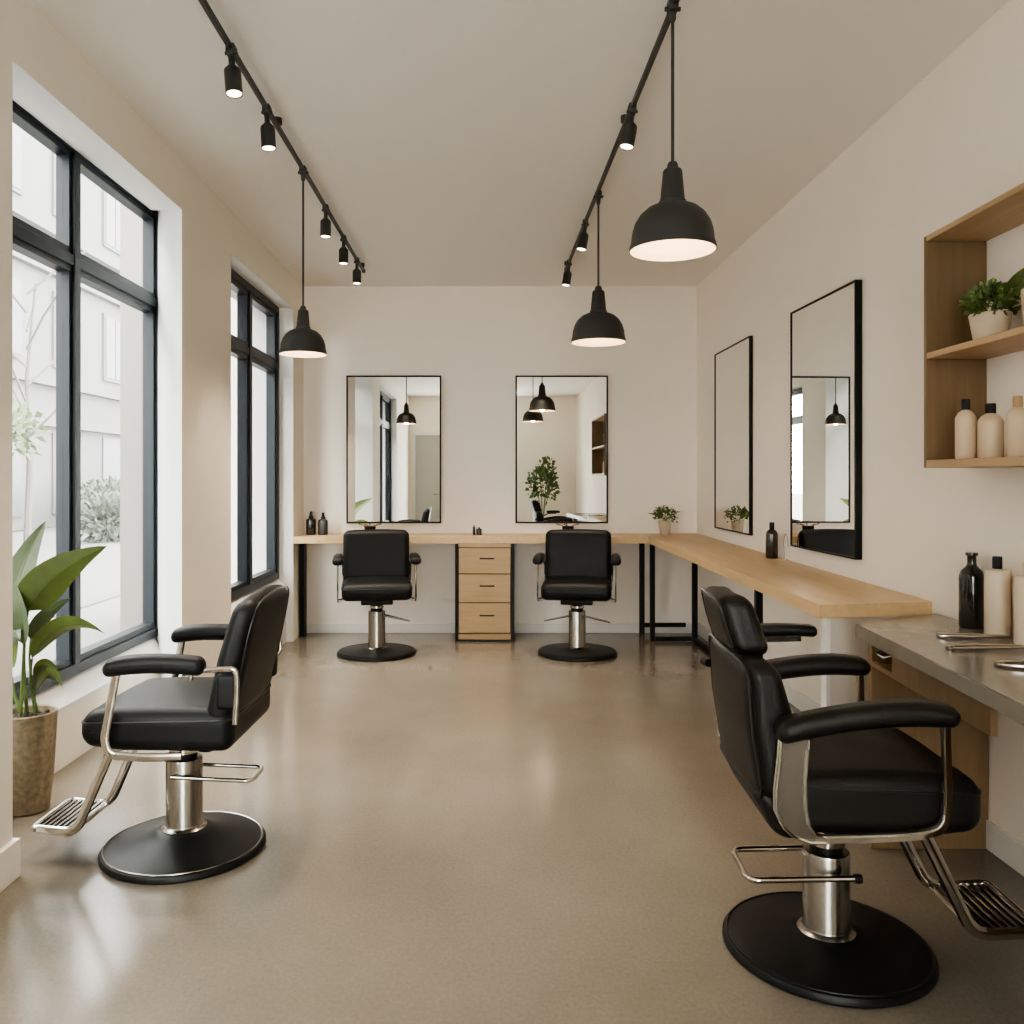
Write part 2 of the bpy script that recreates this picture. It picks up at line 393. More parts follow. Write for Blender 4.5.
window('window_1', XF1, 2.9, 5.36, .375, 3.02, [4.27], 2.424, 'near tall window with dark blue grey frame')
window('window_2', XF2, 5.376, 7.058, .525, 2.75, [6.22], 2.26, 'far tall window with dark blue grey frame')
window('fill_window', XF2, -.298, 2.098, .525, 2.75, [.9], 2.26, 'unseen tall window beside the viewer, added to light the foreground')  # out-of-view window added as a light source for the foreground

# unseen glazed entrance, added behind the viewer to let in fill light
bm = B()
for x0, x1, z0, z1 in ((-.80, -.74, 0, 2.75), (.49, .55, 0, 2.75), (-.15, -.09, 0, 2.69), (-.74, -.15, 2.69, 2.75), (-.09, .49, 2.69, 2.75), (-.74, -.15, 0, .10), (-.09, .49, 0, .10)):
    box(bm, x0, x1, YR-.09, YR-.02, z0, z1)
d2 = struct('fill_entrance', bm, M['frame']); slabel(d2, 'glazed entrance added behind the viewer for fill light')
for x0, x1 in ((-.74, -.15), (-.09, .49)):
    bm = B(); box(bm, x0, x1, YR-.06, YR-.05, .10, 2.69); put('glass_pane', bm, M['glass'], d2, False)
# door behind the viewer, seen only in the mirrors
bm = B()
box(bm, -1.54, -1.47, YR, YR+.04, 0, 2.3); box(bm, -.92, -.85, YR, YR+.04, 0, 2.3); box(bm, -1.47, -.92, YR, YR+.04, 2.23, 2.3)
d1 = struct('door_1', bm, M['skirt']); slabel(d1, 'grey door behind the viewer, reflected in a mirror')
bm = B(); box(bm, -1.47, -.92, YR, YR+.025, 0, 2.23); put('door_leaf', bm, M['doorp'], d1, False)
bm = B(); tube(bm, fillet([(-.98, YR+.025, 1.02), (-.98, YR+.07, 1.02), (-1.10, YR+.07, 1.02)], .02), .009); put('door_handle', bm, M['chrome'], d1)

# ------------------------------------------------------------------ exterior
bm = B(); box(bm, -80, -2.15, -60, 120, -.15, -.02); slabel(struct('ground', bm, M['pave']), 'bright pale paving outside the windows')
bm = B(); box(bm, -4.42, -4.24, -20, 60, -.02, .0); slabel(struct('trim_3', bm, M['kerb']), 'grey kerb line across the paving outside')
bm = B(); box(bm, -3.22, -2.45, 7.55, 8.6, -.02, 6.5); slabel(struct('trim_4', bm, M['facade2']), 'cream outer pier beyond the near window')
fb = thing('building', 'pale hazy building across the street seen through the near window', 'building', (-12, 20, 0))
bm = B(); box(bm, -1.2, 0, -30, 45, 0, 12); put('facade', bm, M['facade'], fb, False)
for z in (2.75, 3.85, 6.9, 8.0):
    bm = B(); box(bm, 0, .22, -30, 45, z, z+.16); put('ledge', bm, M['facade'], fb, False)
k = 0
for i in range(-6, 9):
    y = i*3.1+.6
    bm = B(); box(bm, 0, .05, y, y+1.5, 0.35, 2.6); f = put('doorway', bm, M['fdoor'] if i % 2 else M['fwin'], fb, False)
    for z in (4.4, 8.6):
        bm = B(); box(bm, 0, .08, y, y+1.5, z, z+2.1); w = put('window', bm, M['facade'], fb, False)
        bm = B(); box(bm, .081, .1, y+.1, y+.7, z+.1, z+2.0); box(bm, .081, .1, y+.8, y+1.4, z+.1, z+2.0); put('pane', bm, M['fwin'], w, False)
rnd = random.Random(3)
for (x, y, rx, ry, rz, lab) in ((-10.6, 24.5, .9, 2.6, .75, 'hazy grey green hedge outside, left of the window mullion'),
                                (-8.2, 18.9, .6, 1.0, .55, 'hazy pale shrub outside, right of the window mullion')):
    b = thing('street_shrub', lab, 'shrub', (x, y, -.02))
    bm = B(); sprig_ball(bm, (0, 0, rz*.75), rx, ry, rz, 1500, .16, rnd, -.9); put('foliage', bm, M['fbush'], b, False)
    bm = B()
    for q in range(4): tube(bm, [(0, q*.2-.3, 0), (rnd.uniform(-.2, .2), q*.3-.45, rz)], .03, seg=6)
    put('stem', bm, M['fstem'], b)
b = thing('street_tree', 'thin hazy tree with light green leaves outside the near window', 'tree', (-7.6, 14.2, -.02))
bm = B(); tube(bm, [(0, 0, 0), (.05, 0, 1.5), (-.05, .1, 3.0), (.1, .1, 4.6)], .07, seg=8, taper=lambda t: 1-.7*t)
for q in range(9):
    z = 2.0+q*.3; a = q*2.4
    tube(bm, [(0, 0, z), (math.cos(a)*.5, math.sin(a)*.5, z+.5), (math.cos(a)*.9, math.sin(a)*.9, z+.8)], .022, seg=5)
put('trunk', bm, M['fstem'], b)
bm = B(); sprig_ball(bm, (0, -.6, 2.1), .5, .7, .45, 260, .16, rnd, -.9); put('foliage', bm, M['ftree'], b, False)

# ------------------------------------------------------------------ barber chairs
def make_base(t, dome, ct=.335):
    k = 1.05 if dome == 0 else 1.0
    bm = B()
    lathe(bm, [(.0, .0), (.282*k, 0), (.288*k, .006), (.288*k, .016), (.283*k, .024), (.273*k, .027), (.257*k, .030), (.2, .033+dome*.25), (.14, .038+dome*.55), (.105, .044+dome*.85), (.088, .048+dome), (.0, .048+dome)], 72, capb=False, capt=False)
    b = put('base', bm, M['base'], t)
    bm = B(); n = 72; tube(bm, [(.275*k*math.cos(2*PI*i/n), .275*k*math.sin(2*PI*i/n), .0275) for i in range(n)], .0035, seg=8, closed=True)
    put('trim_ring', bm, M['steel'] if dome > .02 else M['base'], b)
    z = .046+dome
    bm = B(); lathe(bm, [(.0, z), (.078, z), (.080, z+.005), (.074, z+.011), (.066, z+.015), (.0645, z+.02), (.0645, ct-.009), (.062, ct-.002), (.05, ct), (.0, ct)], 48, capb=False, capt=False)
    c = put('column', bm, M['steel'], t)
    bm = B(); lathe(bm, [(.0, ct-.004), (.046, ct-.004), (.046, ct+.02), (.052, ct+.022), (.052, ct+.036), (.040, ct+.038), (.040, .402), (.0, .402)], 36, capb=False, capt=False)
    put('piston', bm, M['black'], c)
    bm = B(); lathe(bm, [(.047, ct+.021), (.0535, ct+.021), (.0535, ct+.037), (.047, ct+.037)], 36, capb=False, capt=False); put('collar', bm, M['chrome'], c)

def loop_lever(t, z, L, hw, r=.0075):
    xe = .05 if hw > .09 else .06
    bm = B()
    pts = fillet([(.02, hw, z), (-L, hw, z-.012), (-L, -hw, z-.012), (xe, -hw, z)], .035, 6)
    tube(bm, pts, r, seg=10)
    l = put('pump_lever', bm, M['chrome'], t)
    bm = B(); lathe(bm, [(.0, -.010), (.012, -.010), (.0135, 0), (.012, .010), (.0, .010)], 20, capb=False, capt=False)
    bmesh.ops.rotate(bm, verts=bm.verts, cent=(0, 0, 0), matrix=Matrix.Rotation(PI/2, 3, 'Y'))
    bmesh.ops.translate(bm, verts=bm.verts, vec=(xe+.002, -hw, z))
    put('lever_knob', bm, M['black'], l)

def footrest(t, x0=.34, x1=.50, hw=.13, zp=.13, bars=True):
    bm = B(); box(bm, .10, .16, -hw-.02, hw+.02, .408, .432, .004, 2)
    o = put('footrest', bm, M['chrome'], t)
    for s in (-1, 1):
        bm = B()
        tube(bm, fillet([(.12, s*hw, .420), (.205, s*hw, .41), (x0, s*hw, zp-.012), (x1-.02, s*hw, zp)], .05, 6), .017, .010, seg=12, up=(0, 1, 0))
        put('footrest_arm', bm, M['chrome'], o)
    bm = B()
    ring = fillet([(x0, -hw, zp), (x1, -hw, zp+.008), (x1, hw, zp+.008), (x0, hw, zp)], .02, 4, True)
    tube(bm, ring, .008, seg=8, closed=True)
    p = put('foot_plate', bm, M['chrome'], o)
    bm = B()
    n = 8
    for i in range(n):
        x = x0+.012+(x1-x0-.024)*i/(n-1)
        box(bm, x-.0055, x+.0055, -hw+.004, hw-.004, zp-.003+.008*i/n, zp+.006+.008*i/n, .002, 1)
    put('grip_slats', bm, M['steel'], p)
    bm = B(); box(bm, x0+.004, x1-.004, -hw+.003, hw-.003, zp-.008, zp-.004); put('tray', bm, M['slat'], p, False)
    return o

def seat_part(t, size, c, mat, dome=.018, wrinkle=0.0):
    def df(n, p):
        if p.z > 0: p.z += dome*(1-n.x*n.x)*(1-n.y*n.y)
        if n.x > .2 and p.z < 0: p.z += .02*((n.x-.2)/.8)**2          # underside lifts toward the front
        if n.x > .6 and p.z > 0: p.z -= .016*((n.x-.6)/.4)**2          # waterfall front
        if wrinkle: p.z += wrinkle*noise.noise(Vector((p.x*9, p.y*5, 0)))*(1 if p.z > 0 else 0)
        return p
    bm = B(); cushion(bm, c, size, .045, df, 12, 5)
    o = put('seat', bm, mat, t)
    bm = B()
    hx, hy, zt = size[0]/2, size[1]/2, c[2]+size[2]/2
    z = zt-.030
    e = .0015
    pts = fillet([(c[0]-hx-e, -hy-e, z), (c[0]+hx-.003, -hy-e, z-.012), (c[0]+hx-.003, hy+e, z-.012), (c[0]-hx-e, hy+e, z)], .045, 7, True)
    tube(bm, pts, .0032, seg=6, closed=True); put('piping', bm, M['piping'], o)
    return o

def chair_low(label, loc, rotz, group, dome, with_foot, lever, upright=False):
    """low-backed styling chair; forward is local +x"""
    t = thing('barber_chair', label, 'chair', loc, rotz, group)
    make_base(t, dome)
    seat_part(t, (.52, .52, .142), (.006, 0, .498), M['leather'])
    bm = B(); box(bm, -.14, .14, -.12, .12, .394, .432, .008, 2); put('seat_plate', bm, M['black'], t)
    # backrest: padded panel, reclined
    H = .44; zc = .735 if not upright else .722
    lean = .098 if not upright else .05
    def db(n, p):
        th = 1.0-.18*max(0, n.z)
        p.x *= th
        if p.x > 0: p.x += .010*(1-n.y**2)*(1-n.z**2)
        p.x += .014*n.y*n.y                                           # gentle wrap
        p.y *= (1-.05*max(0, n.z)**2) if not upright else 1.02
        p.z -= (.028 if not upright else .008)*n.y*n.y*max(0, n.z)     # crowned top edge
        p.x -= lean*(n.z*.5+.35)
        return p
    bm = B(); cushion(bm, (-.222, 0, zc), (.100, .51, H), .048, db, 10, 6)
    b = put('backrest', bm, M['leather'], t)
    bm = B()
    pts = []
    for k in range(64):
        a = 2*PI*k/64; cy, cz = math.cos(a), math.sin(a)
        sy = math.copysign(abs(cy)**.28, cy); sz = math.copysign(abs(cz)**.28, cz)
        q = db(Vector((-.8, sy*.97, sz*.965)), Vector((-.050*.86, sy*.247, sz*H/2*.965)))
        pts.append((q.x-.222-.003, q.y, q.z+zc))
    tube(bm, pts, .0035, seg=6, closed=True); put('piping', bm, M['piping'], b)
    # lower shell joining seat and back
    def dl(n, p):
        p.x += -.042*n.z; return p
    bm = B(); cushion(bm, (-.192, 0, .490), (.075, .49, .14), .03, dl, 6, 4); put('lower_back', bm, M['leather'], t)
    for s in (-1, 1):
        bm = B(); cushion(bm, (-.238, s*.243, .635), (.075, .05, .125), .02, None, 4, 4); put('side_bolster', bm, M['leather'], t)
        y = s*.292
        def da(n, p):
            p.z += .010*(1-n.x**2)-.006*max(0, n.x)**2
            p.z += -.018*max(0, n.x-.6)**1.2 if p.z > 0 else 0
            p.y *= 1+.10*n.x
            return p
        bm = B(); cushion(bm, (-.010, y, .727), (.335, .074, .062), .028, da, 8, 5); a = put('armrest', bm, M['leather'], t)
        bm = B()
        tube(bm, fillet([(.118, y, .708), (.126, y, .66), (.160, y, .485), (.145, y, .432), (.03, y*.93, .418), (-.08, y*.85, .416)], .045, 7), .0145, .0065, seg=12, up=(0, 1, 0))
        put('arm_post', bm, M['chrome'], a)
        bm = B()
        tube(bm, fillet([(-.10, y, .705), (-.17, y, .716), (-.275, y-s*.012, .716), (-.279, y-s*.016, .67), (-.268, y-s*.024, .53 if s > 0 else .655)], .018, 5), .010, .006, up=(0, 1, 0))
        tube(bm, [(-.13, y, .70), (-.13, y, .682)], .008, seg=10)
        put('arm_bracket', bm, M['chrome'], a)
    if with_foot: footrest(t, .335, .49, .13, .118)
    if lever == 'loop': loop_lever(t, .285, .27, .075)
    else:
        bm = B()
        for s in ((1,) if lever == 'left' else (-1, 1)):   # rods to the sides
            tube(bm, [(.03, 0, .30), (.05, -s*-.06, .298), (.06, -s*-.25, .258)], .007, seg=8)
            if lever == 'left': tube(bm, [(-.03, 0, .30), (0, -s*-.07, .298), (.06, -s*-.25, .258)], .006, seg=8)
        put('pump_lever', bm, M['chrome'], t)
    return t

chair_low('low-backed black chair with slatted chrome footrest beside the near window', (-1.103, 3.135, 0), PI-R(1), 'black styling chairs', .032, True, 'loop')
chair_low('black chair facing the room in front of the left back mirror', (-.846, 6.6, 0), -PI/2+R(8), 'black styling chairs', 0, False, 'left', True)
chair_low('black chair facing the room in front of the right back mirror', (.692, 6.6, 0), -PI/2-R(8), 'black styling chairs', 0, False, 'both', True)

# big reclining barber chair, front right
t = thing('barber_chair', 'large black barber chair with headrest and broad chrome arm frames by the grey desk', 'chair', (.974, 2.47, 0), R(-3), 'black styling chairs')
make_base(t, .006, .285)
seat_part(t, (.535, .50, .165), (.055, 0, .497), M['leather_b'], .022, .006)
bm = B(); box(bm, -.17, .17, -.14, .14, .378, .425, .008, 2); put('seat_plate', bm, M['black'], t)
HB = .38; ZB = .685
def db(n, p):
    th = 1.0-.30*max(0, n.z)
    p.x *= th
    if p.x > 0: p.x += .02*(1-n.y**2)*(1-n.z**2)
    p.x += .018*n.y*n.y
    p.z -= .012*n.y*n.y*max(0, n.z)
    p.x -= .030*n.z
    return p
bm = B(); cushion(bm, (-.228, 0, ZB), (.125, .50, HB), .045, db, 12, 6); b = put('backrest', bm, M['leather_b'], t)
bm = B(); pts = []
for k in range(72):
    a = 2*PI*k/72; cy, cz = math.cos(a), math.sin(a)
    sy = math.copysign(abs(cy)**.22, cy); sz = math.copysign(abs(cz)**.22, cz)
    q = db(Vector((-.9, sy*.985, sz*.98)), Vector((-.0625*.9, sy*.2475, sz*HB/2*.98)))
    pts.append((q.x-.228-.002, q.y, q.z+ZB))
tube(bm, pts, .0045, seg=6, closed=True); put('piping', bm, M['piping'], b)
def dl(n, p):
    p.x += -.036*n.z-.010*n.z*n.z; return p
bm = B(); cushion(bm, (-.186, 0, .466), (.10, .485, .135), .045, dl, 8, 4); put('lower_back', bm, M['leather_b'], t)
def dh(n, p):
    p.x -= .026*n.z; p.x += .012*n.y*n.y
    p.x *= 1-.12*max(0, n.z); p.y *= 1-.06*n.z
    return p
bm = B(); cushion(bm, (-.272, 0, .943), (.105, .275, .165), .036, dh, 8, 6); h = put('headrest', bm, M['leather_b'], t)
bm = B(); pts = []
for k in range(56):
    a = 2*PI*k/56; cy, cz = math.cos(a), math.sin(a)
    sy = math.copysign(abs(cy)**.3, cy); sz = math.copysign(abs(cz)**.3, cz)
    q = dh(Vector((-1, sy*.94, sz*.93)), Vector((-.0525*.93, sy*.1375*.95, sz*.0825*.93)))
    pts.append((q.x-.272-.003, q.y, q.z+.943))
tube(bm, pts, .0035, seg=6, closed=True); put('piping', bm, M['piping'], h)
bm = B()
for s in (-.06, .06): tube(bm, [(-.272, s, .84), (-.275, s, .90)], .008, seg=8)
put('headrest_post', bm, M['chrome'], h)
for s in (-1, 1):
    y = s*.285
    def da(n, p):
        p.z += .016*(1-n.x**2)-.010*max(0, n.x)**2
        if p.z > 0: p.z -= .022*max(0, n.x-.55)**1.3
        p.z += .030*n.x
        p.y *= 1+.06*n.x
        return p
    bm = B(); cushion(bm, (.003, y, .731), (.450, .086, .063), .030, da, 10, 6); a = put('armrest', bm, M['leather_b'], t)
    bm = B()
    out = [(-.236, .700), (-.240, .64), (-.250, .55), (-.249, .50), (-.232, .462), (-.205, .437), (-.165, .424),
           (-.125, .424), (-.125, .438), (-.150, .444), (-.168, .466), (-.176, .51), (-.178, .58), (-.172, .66), (-.162, .700)]
    out = [(x+.027, z) for x, z in out]
    ext_xz(bm, out, y-.009, y+.009)
    put('arm_plate', bm, M['steel'], a, True, angle=30)
    bm = B(); ring = [(x, y-s*0-.010, z) for x, z in out]; tube(bm, ring, .0045, seg=6); tube(bm, [(x, y+.010, z) for x, z in out], .0045, seg=6)
    put('edge_trim', bm, M['chrome'], a)
    bm = B()
    bar(bm, fillet([(-.13, y, .430), (.0, y, .434), (.135, y, .444), (.198, y, .462), (.206, y, .54), (.200, y, .738)], .06, 8), .020, .022, up=(0, 1, 0))
    bmesh.ops.bevel(bm, geom=list(bm.edges), offset=.004, segments=2, affect='EDGES')
    put('arm_post', bm, M['chrome'], a)
footrest(t, .345, .52, .135, .13)
loop_lever(t, .247, .245, .10, .0085)
# extra padded side pad behind the headrest and knobs
def ds(n, p): p.z += .004*(1-n.x**2); return p
bm = B(); cushion(bm, (-.045, .245, .868), (.19, .06, .036), .017, ds, 6, 5); sp = put('side_pad', bm, M['leather_b'], t)
bm = B(); bar(bm, [(.0, .235, .846), (-.12, .235, .842), (-.205, .225, .80)], .018, .012, up=(0, 1, 0)); put('pad_bracket', bm, M['chrome'], sp)
bm = B(); tube(bm, [(-.285, .235, .765), (-.295, .268, .765)], .013, seg=14); put('recline_knob', bm, M['black'], t)
bm = B(); n = 24; tube(bm, [(-.235+.018*math.cos(2*PI*i/n), .262, .57+.05*math.sin(2*PI*i/n)) for i in range(n)], .006, seg=6, closed=True)
tube(bm, [(-.235, .23, .57), (-.235, .262, .57)], .017, seg=14)
put('hinge_handle', bm, M['chrome'], t)

# ------------------------------------------------------------------ mirrors
def mirror(label, loc, rotz, w, h, fw=.014, d=.028, tilt=0):
    t = thing('wall_mirror', label, 'mirror', loc, rotz, 'black framed wall mirrors')
    bm = B()
    box(bm, -w/2, w/2, -d, 0, -h/2, -h/2+fw, .001, 1); box(bm, -w/2, w/2, -d, 0, h/2-fw, h/2, .001, 1)
    box(bm, -w/2, -w/2+fw, -d, 0, -h/2+fw, h/2-fw, .001, 1); box(bm, w/2-fw, w/2, -d, 0, -h/2+fw, h/2-fw, .001, 1)
    put('frame', bm, M['black'], t, False)
    bm = B(); box(bm, -w/2+fw, w/2-fw, -d+.005, -.002, -h/2+fw, h/2-fw); put('mirror_glass', bm, M['mirror'], t, False)
    return t
mirror('left of the two black framed mirrors on the back wall, above a chair', ((394-VX)/114.7, YB-.001, 1.35+(478-449.5)/114.7), 0, .825, 1.285)
mirror('right of the two black framed mirrors on the back wall, nearer the corner', ((561.5-VX)/114.7, YB-.001, 1.35+(478-449.5)/114.7), 0, .805, 1.285)
mirror('far tall mirror on the right wall, next to the corner plant', (XR-.001, 6.37, 1.642), PI/2*-1, .91, 1.375, .010, .025)
mirror('near tall mirror on the right wall, between brown bottle and oak shelf', (XR-.012, 4.61, 1.634), -PI/2+R(1.4), .84, 1.365, .010, .035)

# ------------------------------------------------------------------ L-shaped counter
def ctop(Y): return .842+.026*(Y-3.5)/4.0
t = thing('wall_counter', 'long L-shaped light oak counter along the back and right walls', 'counter', (0, 0, 0))
bm = B()
poly = [(XL, 7.09), (1.335, 7.09), (1.335, 3.445), (XR-.002, 3.53), (XR-.002, YB-.002), (XL, YB-.002)]
TH = .055
a = [bm.verts.new((x, y, ctop(y)-TH)) for x, y in poly]; b = [bm.verts.new((x, y, ctop(y))) for x, y in poly]
for vs in (a, b):
    bm.faces.new((vs[0], vs[1], vs[4], vs[5])); bm.faces.new((vs[1], vs[2], vs[3], vs[4]))
for i in range(6): bm.faces.new((a[i], a[(i+1) % 6], b[(i+1) % 6], b[i]))
put('worktop', bm, M['oakY'], t, False)
def leg(x0, x1, y0, y1, zt):
    bm = B(); box(bm, x0, x1, y0, y1, 0, zt, .002, 1); return put('leg', bm, M['black'], t, False)
leg(-1.592, -1.552, 7.30, 7.40, ctop(7.3)-TH)
leg(1.322, 1.362, 7.43, 7.47, ctop(7.43)-TH)
leg(1.35, 1.388, 7.10, 7.138, ctop(7.1)-TH)
leg(1.69, 1.73, 7.06, 7.10, ctop(7.06)-TH)
leg(1.352, 1.387, 4.32, 4.355, ctop(4.3)-TH)
bm = B(); box(bm, 1.362, 1.72, 7.435, 7.465, .06, .095, .002, 1); put('leg_rail', bm, M['black'], t, False)
bm = B(); box(bm, 1.388, 1.69, 7.085, 7.115, .005, .04, .002, 1); put('leg_rail', bm, M['black'], t, False)
bm = B(); box(bm, 1.70, 1.735, 6.6, 7.06, .0, .03, .002, 1); put('leg_rail', bm, M['black'], t, False)
bm = B(); prism(bm, [(1.395, 3.50), (1.395, 3.55), (1.80, 3.60), (1.80, 3.545)], 0, lambda x, y: ctop(y)-TH); put('end_panel', bm, M['shadedpanel'], t, False)
bm = B(); box(bm, 1.379, 1.395, 3.495, 3.55, 0, ctop(3.5)-TH); put('panel_edge', bm, M['skirt'], t, False)

# drawer cabinet under the back counter
t = thing('drawer_cabinet', 'oak three-drawer cabinet with black sides under the back counter', 'cabinet', (0, 7.1, 0))
zt = ctop(7.1)-TH-.002
x0, x1 = -.262, .226
for xa, xb in ((x0, x0+.026), (x1-.03, x1)):
    bm = B(); box(bm, xa, xb, -.03, .36, 0, zt, .002, 1); put('side_panel', bm, M['black'], t, False)
bm = B(); box(bm, x0+.026, x1-.03, .0, .36, .012, zt); put('carcass', bm, M['dark'], t, False)
bm = B(); box(bm, x0+.026, x1-.03, -.012, .0, .018, .065, .002, 1); put('plinth', bm, M['oakX'], t, False)
bm = B(); box(bm, x0+.026, x1-.03, -.02, .0, .0, .016, .002, 1); put('base_rail', bm, M['black'], t, False)
bm = B(); box(bm, x0+.026, x1-.03, -.016, .0, zt-.030, zt, .002, 1); put('top_rail', bm, M['oakX'], t, False)
for z0, z1 in ((.075, .318), (.326, .555), (.563, zt-.036)):
    bm = B(); box(bm, x0+.029, x1-.033, -.022, .0, z0, z1, .003, 2); d = put('drawer', bm, M['oakX'], t, False)
    bm = B(); zz = z0+(z1-z0)*.60; xm = (x0+x1)/2+.018
    tube(bm, fillet([(xm-.055, -.022, zz), (xm-.055, -.045, zz), (xm+.055, -.045, zz), (xm+.055, -.022, zz)], .008, 3), .0055, seg=8)
    put('handle', bm, M['black'], d)

# ------------------------------------------------------------------ grey desk, front right
t = thing('styling_desk', 'grey stone-topped desk with oak end panel against the right wall', 'desk', (0, 0, 0))
bm = B(); prism(bm, [(1.389, 3.245), (1.25, 1.45), (XR-.002, 1.45), (XR-.002, 3.50)], .750, .80)
bmesh.ops.bevel(bm, geom=list(bm.edges), offset=.003, segments=2, affect='EDGES'); put('desktop', bm, M['stone'], t)
bm = B(); box(bm, 1.40, XR-.004, 3.13, 3.16, .0, .75, .002, 1); put('end_panel', bm, M['oakZ_shade'], t, False)
bm = B(); box(bm, 1.35, XR-.004, 1.5, 1.53, .0, .75, .002, 1); put('end_panel', bm, M['oakZ_shade'], t, False)
# drawer box under the top: open slot at far end
bm = B()
xf = lambda y: 1.392+.0776*(y-3.245)
def fr(bm, y0, y1, z0, z1, dx=.02, off=0.012):
    prism(bm, [(xf(y0)+off, y0), (xf(y1)+off, y1), (xf(y1)+off+dx, y1), (xf(y0)+off+dx, y0)], z0, z1)
fr(bm, 2.27, 2.93, .668, .75); fr(bm, 2.93, 3.13, .668, .684); 
d = put('drawer', bm, M['oakDZ_shade'], t, False)
bm = B(); fr(bm, 2.90, 3.12, .670, .676, .28, .034); fr(bm, 2.90, 3.12, .69, .748, .02, .18); put('drawer_tray', bm, M['oakZ_shade'], d, False)
bm = B(); tube(bm, fillet([(xf(2.97)+.03, 2.95, .742), (xf(2.97)+.002, 2.97, .728), (xf(3.04)+.002, 3.04, .728), (xf(3.04)+.03, 3.05, .742)], .01, 3), .005, seg=8); put('pull_handle', bm, M['steel'], d)

# ------------------------------------------------------------------ oak wall shelf
t = thing('wall_shelf', 'open oak wall shelf with two levels at the upper right', 'shelf', (XR-.001, 0, 0))
D = .222; y0, y1 = 1.75, 3.165; zb, zm, ztp = 1.387, 1.785, 2.236
bm = B(); box(bm, -D, 0, y1-.018, y1, zb, ztp, .0015, 1); put('side_panel', bm, M['oakDZ_shade'], t, False)
bm = B(); box(bm, -D, 0, y0, y0+.018, zb, ztp, .0015, 1); put('side_panel', bm, M['oakDZ_shade'], t, False)
bm = B(); box(bm, -D, 0, y0+.018, y1-.018, zb, zb+.028, .0015, 1); put('bottom_board', bm, M['oakD'], t, False)
bm = B(); box(bm, -D+.001, 0, y0+.018, y1-.018, zm, zm+.022, .0015, 1); put('shelf_board', bm, M['oakD'], t, False)
bm = B(); box(bm, -D, 0, y0+.018, y1-.018, ztp-.020, ztp, .0015, 1); put('top_board', bm, M['oakD'], t, False)

# ------------------------------------------------------------------ bottles
def bottle(label, loc, r, h, mat, capmat, style, group, name='bottle'):
    t = thing(name, label, 'bottle', loc, 0, group)
    if style == 'shoulder':
        prof = [(0, 0), (r*.92, 0), (r, .006), (r, h*.66), (r*.96, h*.70), (r*.70, h*.775), (r*.40, h*.81), (r*.36, h*.82), (r*.36, h*.86), (0, h*.86)]
        cap = [(0, h*.82), (r*.42, h*.82), (r*.42, h*.97), (r*.40, h), (0, h)]
    elif style == 'flask':       # black with flared lip
        prof = [(0, 0), (r*.93, 0), (r, .008), (r, h*.66), (r*.97, h*.70), (r*.82, h*.76), (r*.55, h*.80), (r*.40, h*.83), (r*.36, h*.86), (r*.36, h*.96), (r*.46, h*.985), (r*.46, h), (r*.3, h), (0, h*.985)]
        cap = None
    elif style == 'square':      # flat shouldered cream bottle
        prof = [(0, 0), (r*.95, 0), (r, .006), (r, h*.80), (r*.96, h*.825), (r*.55, h*.84), (r*.36, h*.845), (r*.36, h*.86), (0, h*.86)]
        cap = [(0, h*.842), (r*.38, h*.842), (r*.38, h*.985), (r*.36, h), (0, h)]
    else:                        # dropper
        prof = [(0, 0), (r*.93, 0), (r, .005), (r, h*.60), (r*.93, h*.66), (r*.6, h*.71), (r*.42, h*.73), (r*.42, h*.76), (0, h*.76)]
        cap = [(0, h*.73), (r*.46, h*.73), (r*.46, h*.80), (r*.30, h*.82), (r*.26, h*.98), (r*.2, h), (0, h)]
    bm = B(); lathe(bm, prof, 32, capb=False, capt=False); b = put('body', bm, mat, t)
    if cap: bm = B(); lathe(bm, cap, 24, capb=False, capt=False); put('cap', bm, capmat, t)
    else:
        bm = B(); lathe(bm, [(r*.4, h*.955), (r*.49, h*.965), (r*.49, h*1.0), (r*.4, h*1.0)], 28, capb=False, capt=False); put('lip', bm, mat, t)
    return t
zs = zb+.0285
g = 'cream bottles on the oak shelf'
bottle('slim tan bottle with black stopper on the oak shelf, leftmost', (1.645, 2.955, zs), .033, .205, M['cream'], M['black'], 'shoulder', g)
bottle('broad tan bottle with black stopper, second on the oak shelf', (1.695, 2.895, zs), .039, .185, M['cream'], M['black'], 'shoulder', g)
bottle('tan bottle with brown stopper on the oak shelf, rightmost', (1.722, 2.79, zs), .034, .20, M['cream'], M['cork'], 'shoulder', g)
zd = .8005
g = 'tall bottles on the grey desk'
bottle('tall glossy black bottle with flared lip on the grey desk', (1.784, 3.165, zd), .043, .275, M['bottleblk'], None, 'flask', g)
bottle('tall pale cream bottle with black cap beside the black bottle', (1.786, 3.01, zd), .041, .275, M['cream2'], M['black'], 'square', g)
bottle('cream bottle at the right edge of the picture on the grey desk', (1.786, 2.84, zd), .041, .27, M['cream2'], M['cream2'], 'square', g)
bottle('dark brown bottle on the oak counter between the two right wall mirrors', (1.762, 5.32, ctop(5.32)), .037, .222, M['bottlebrn'], M['black'], 'shoulder', None)
bottle('left black dropper bottle on the back counter by the window', ((311-VX)/117.5, 7.32, ctop(7.32)), .042, .20, M['bottleblk'], M['black'], 'dropper', 'dark bottles on the back counter')
bottle('right dark grey bottle on the back counter by the window', ((323-VX)/117.5, 7.32, ctop(7.32)), .042, .19, M['bottlegry'], M['black'], 'dropper', 'dark bottles on the back counter')
bottle('slim black vial on the back counter above the drawers', ((474-VX)/118, 7.29, ctop(7.29)), .0115, .085, M['bottleblk'], M['black'], 'square', 'small black containers above the drawers', 'vial')
bottle('short dark jar on the back counter above the drawers', ((479-VX)/118, 7.29, ctop(7.29)), .024, .065, M['bottlegry'], M['black'], 'square', 'small black containers above the drawers', 'jar')

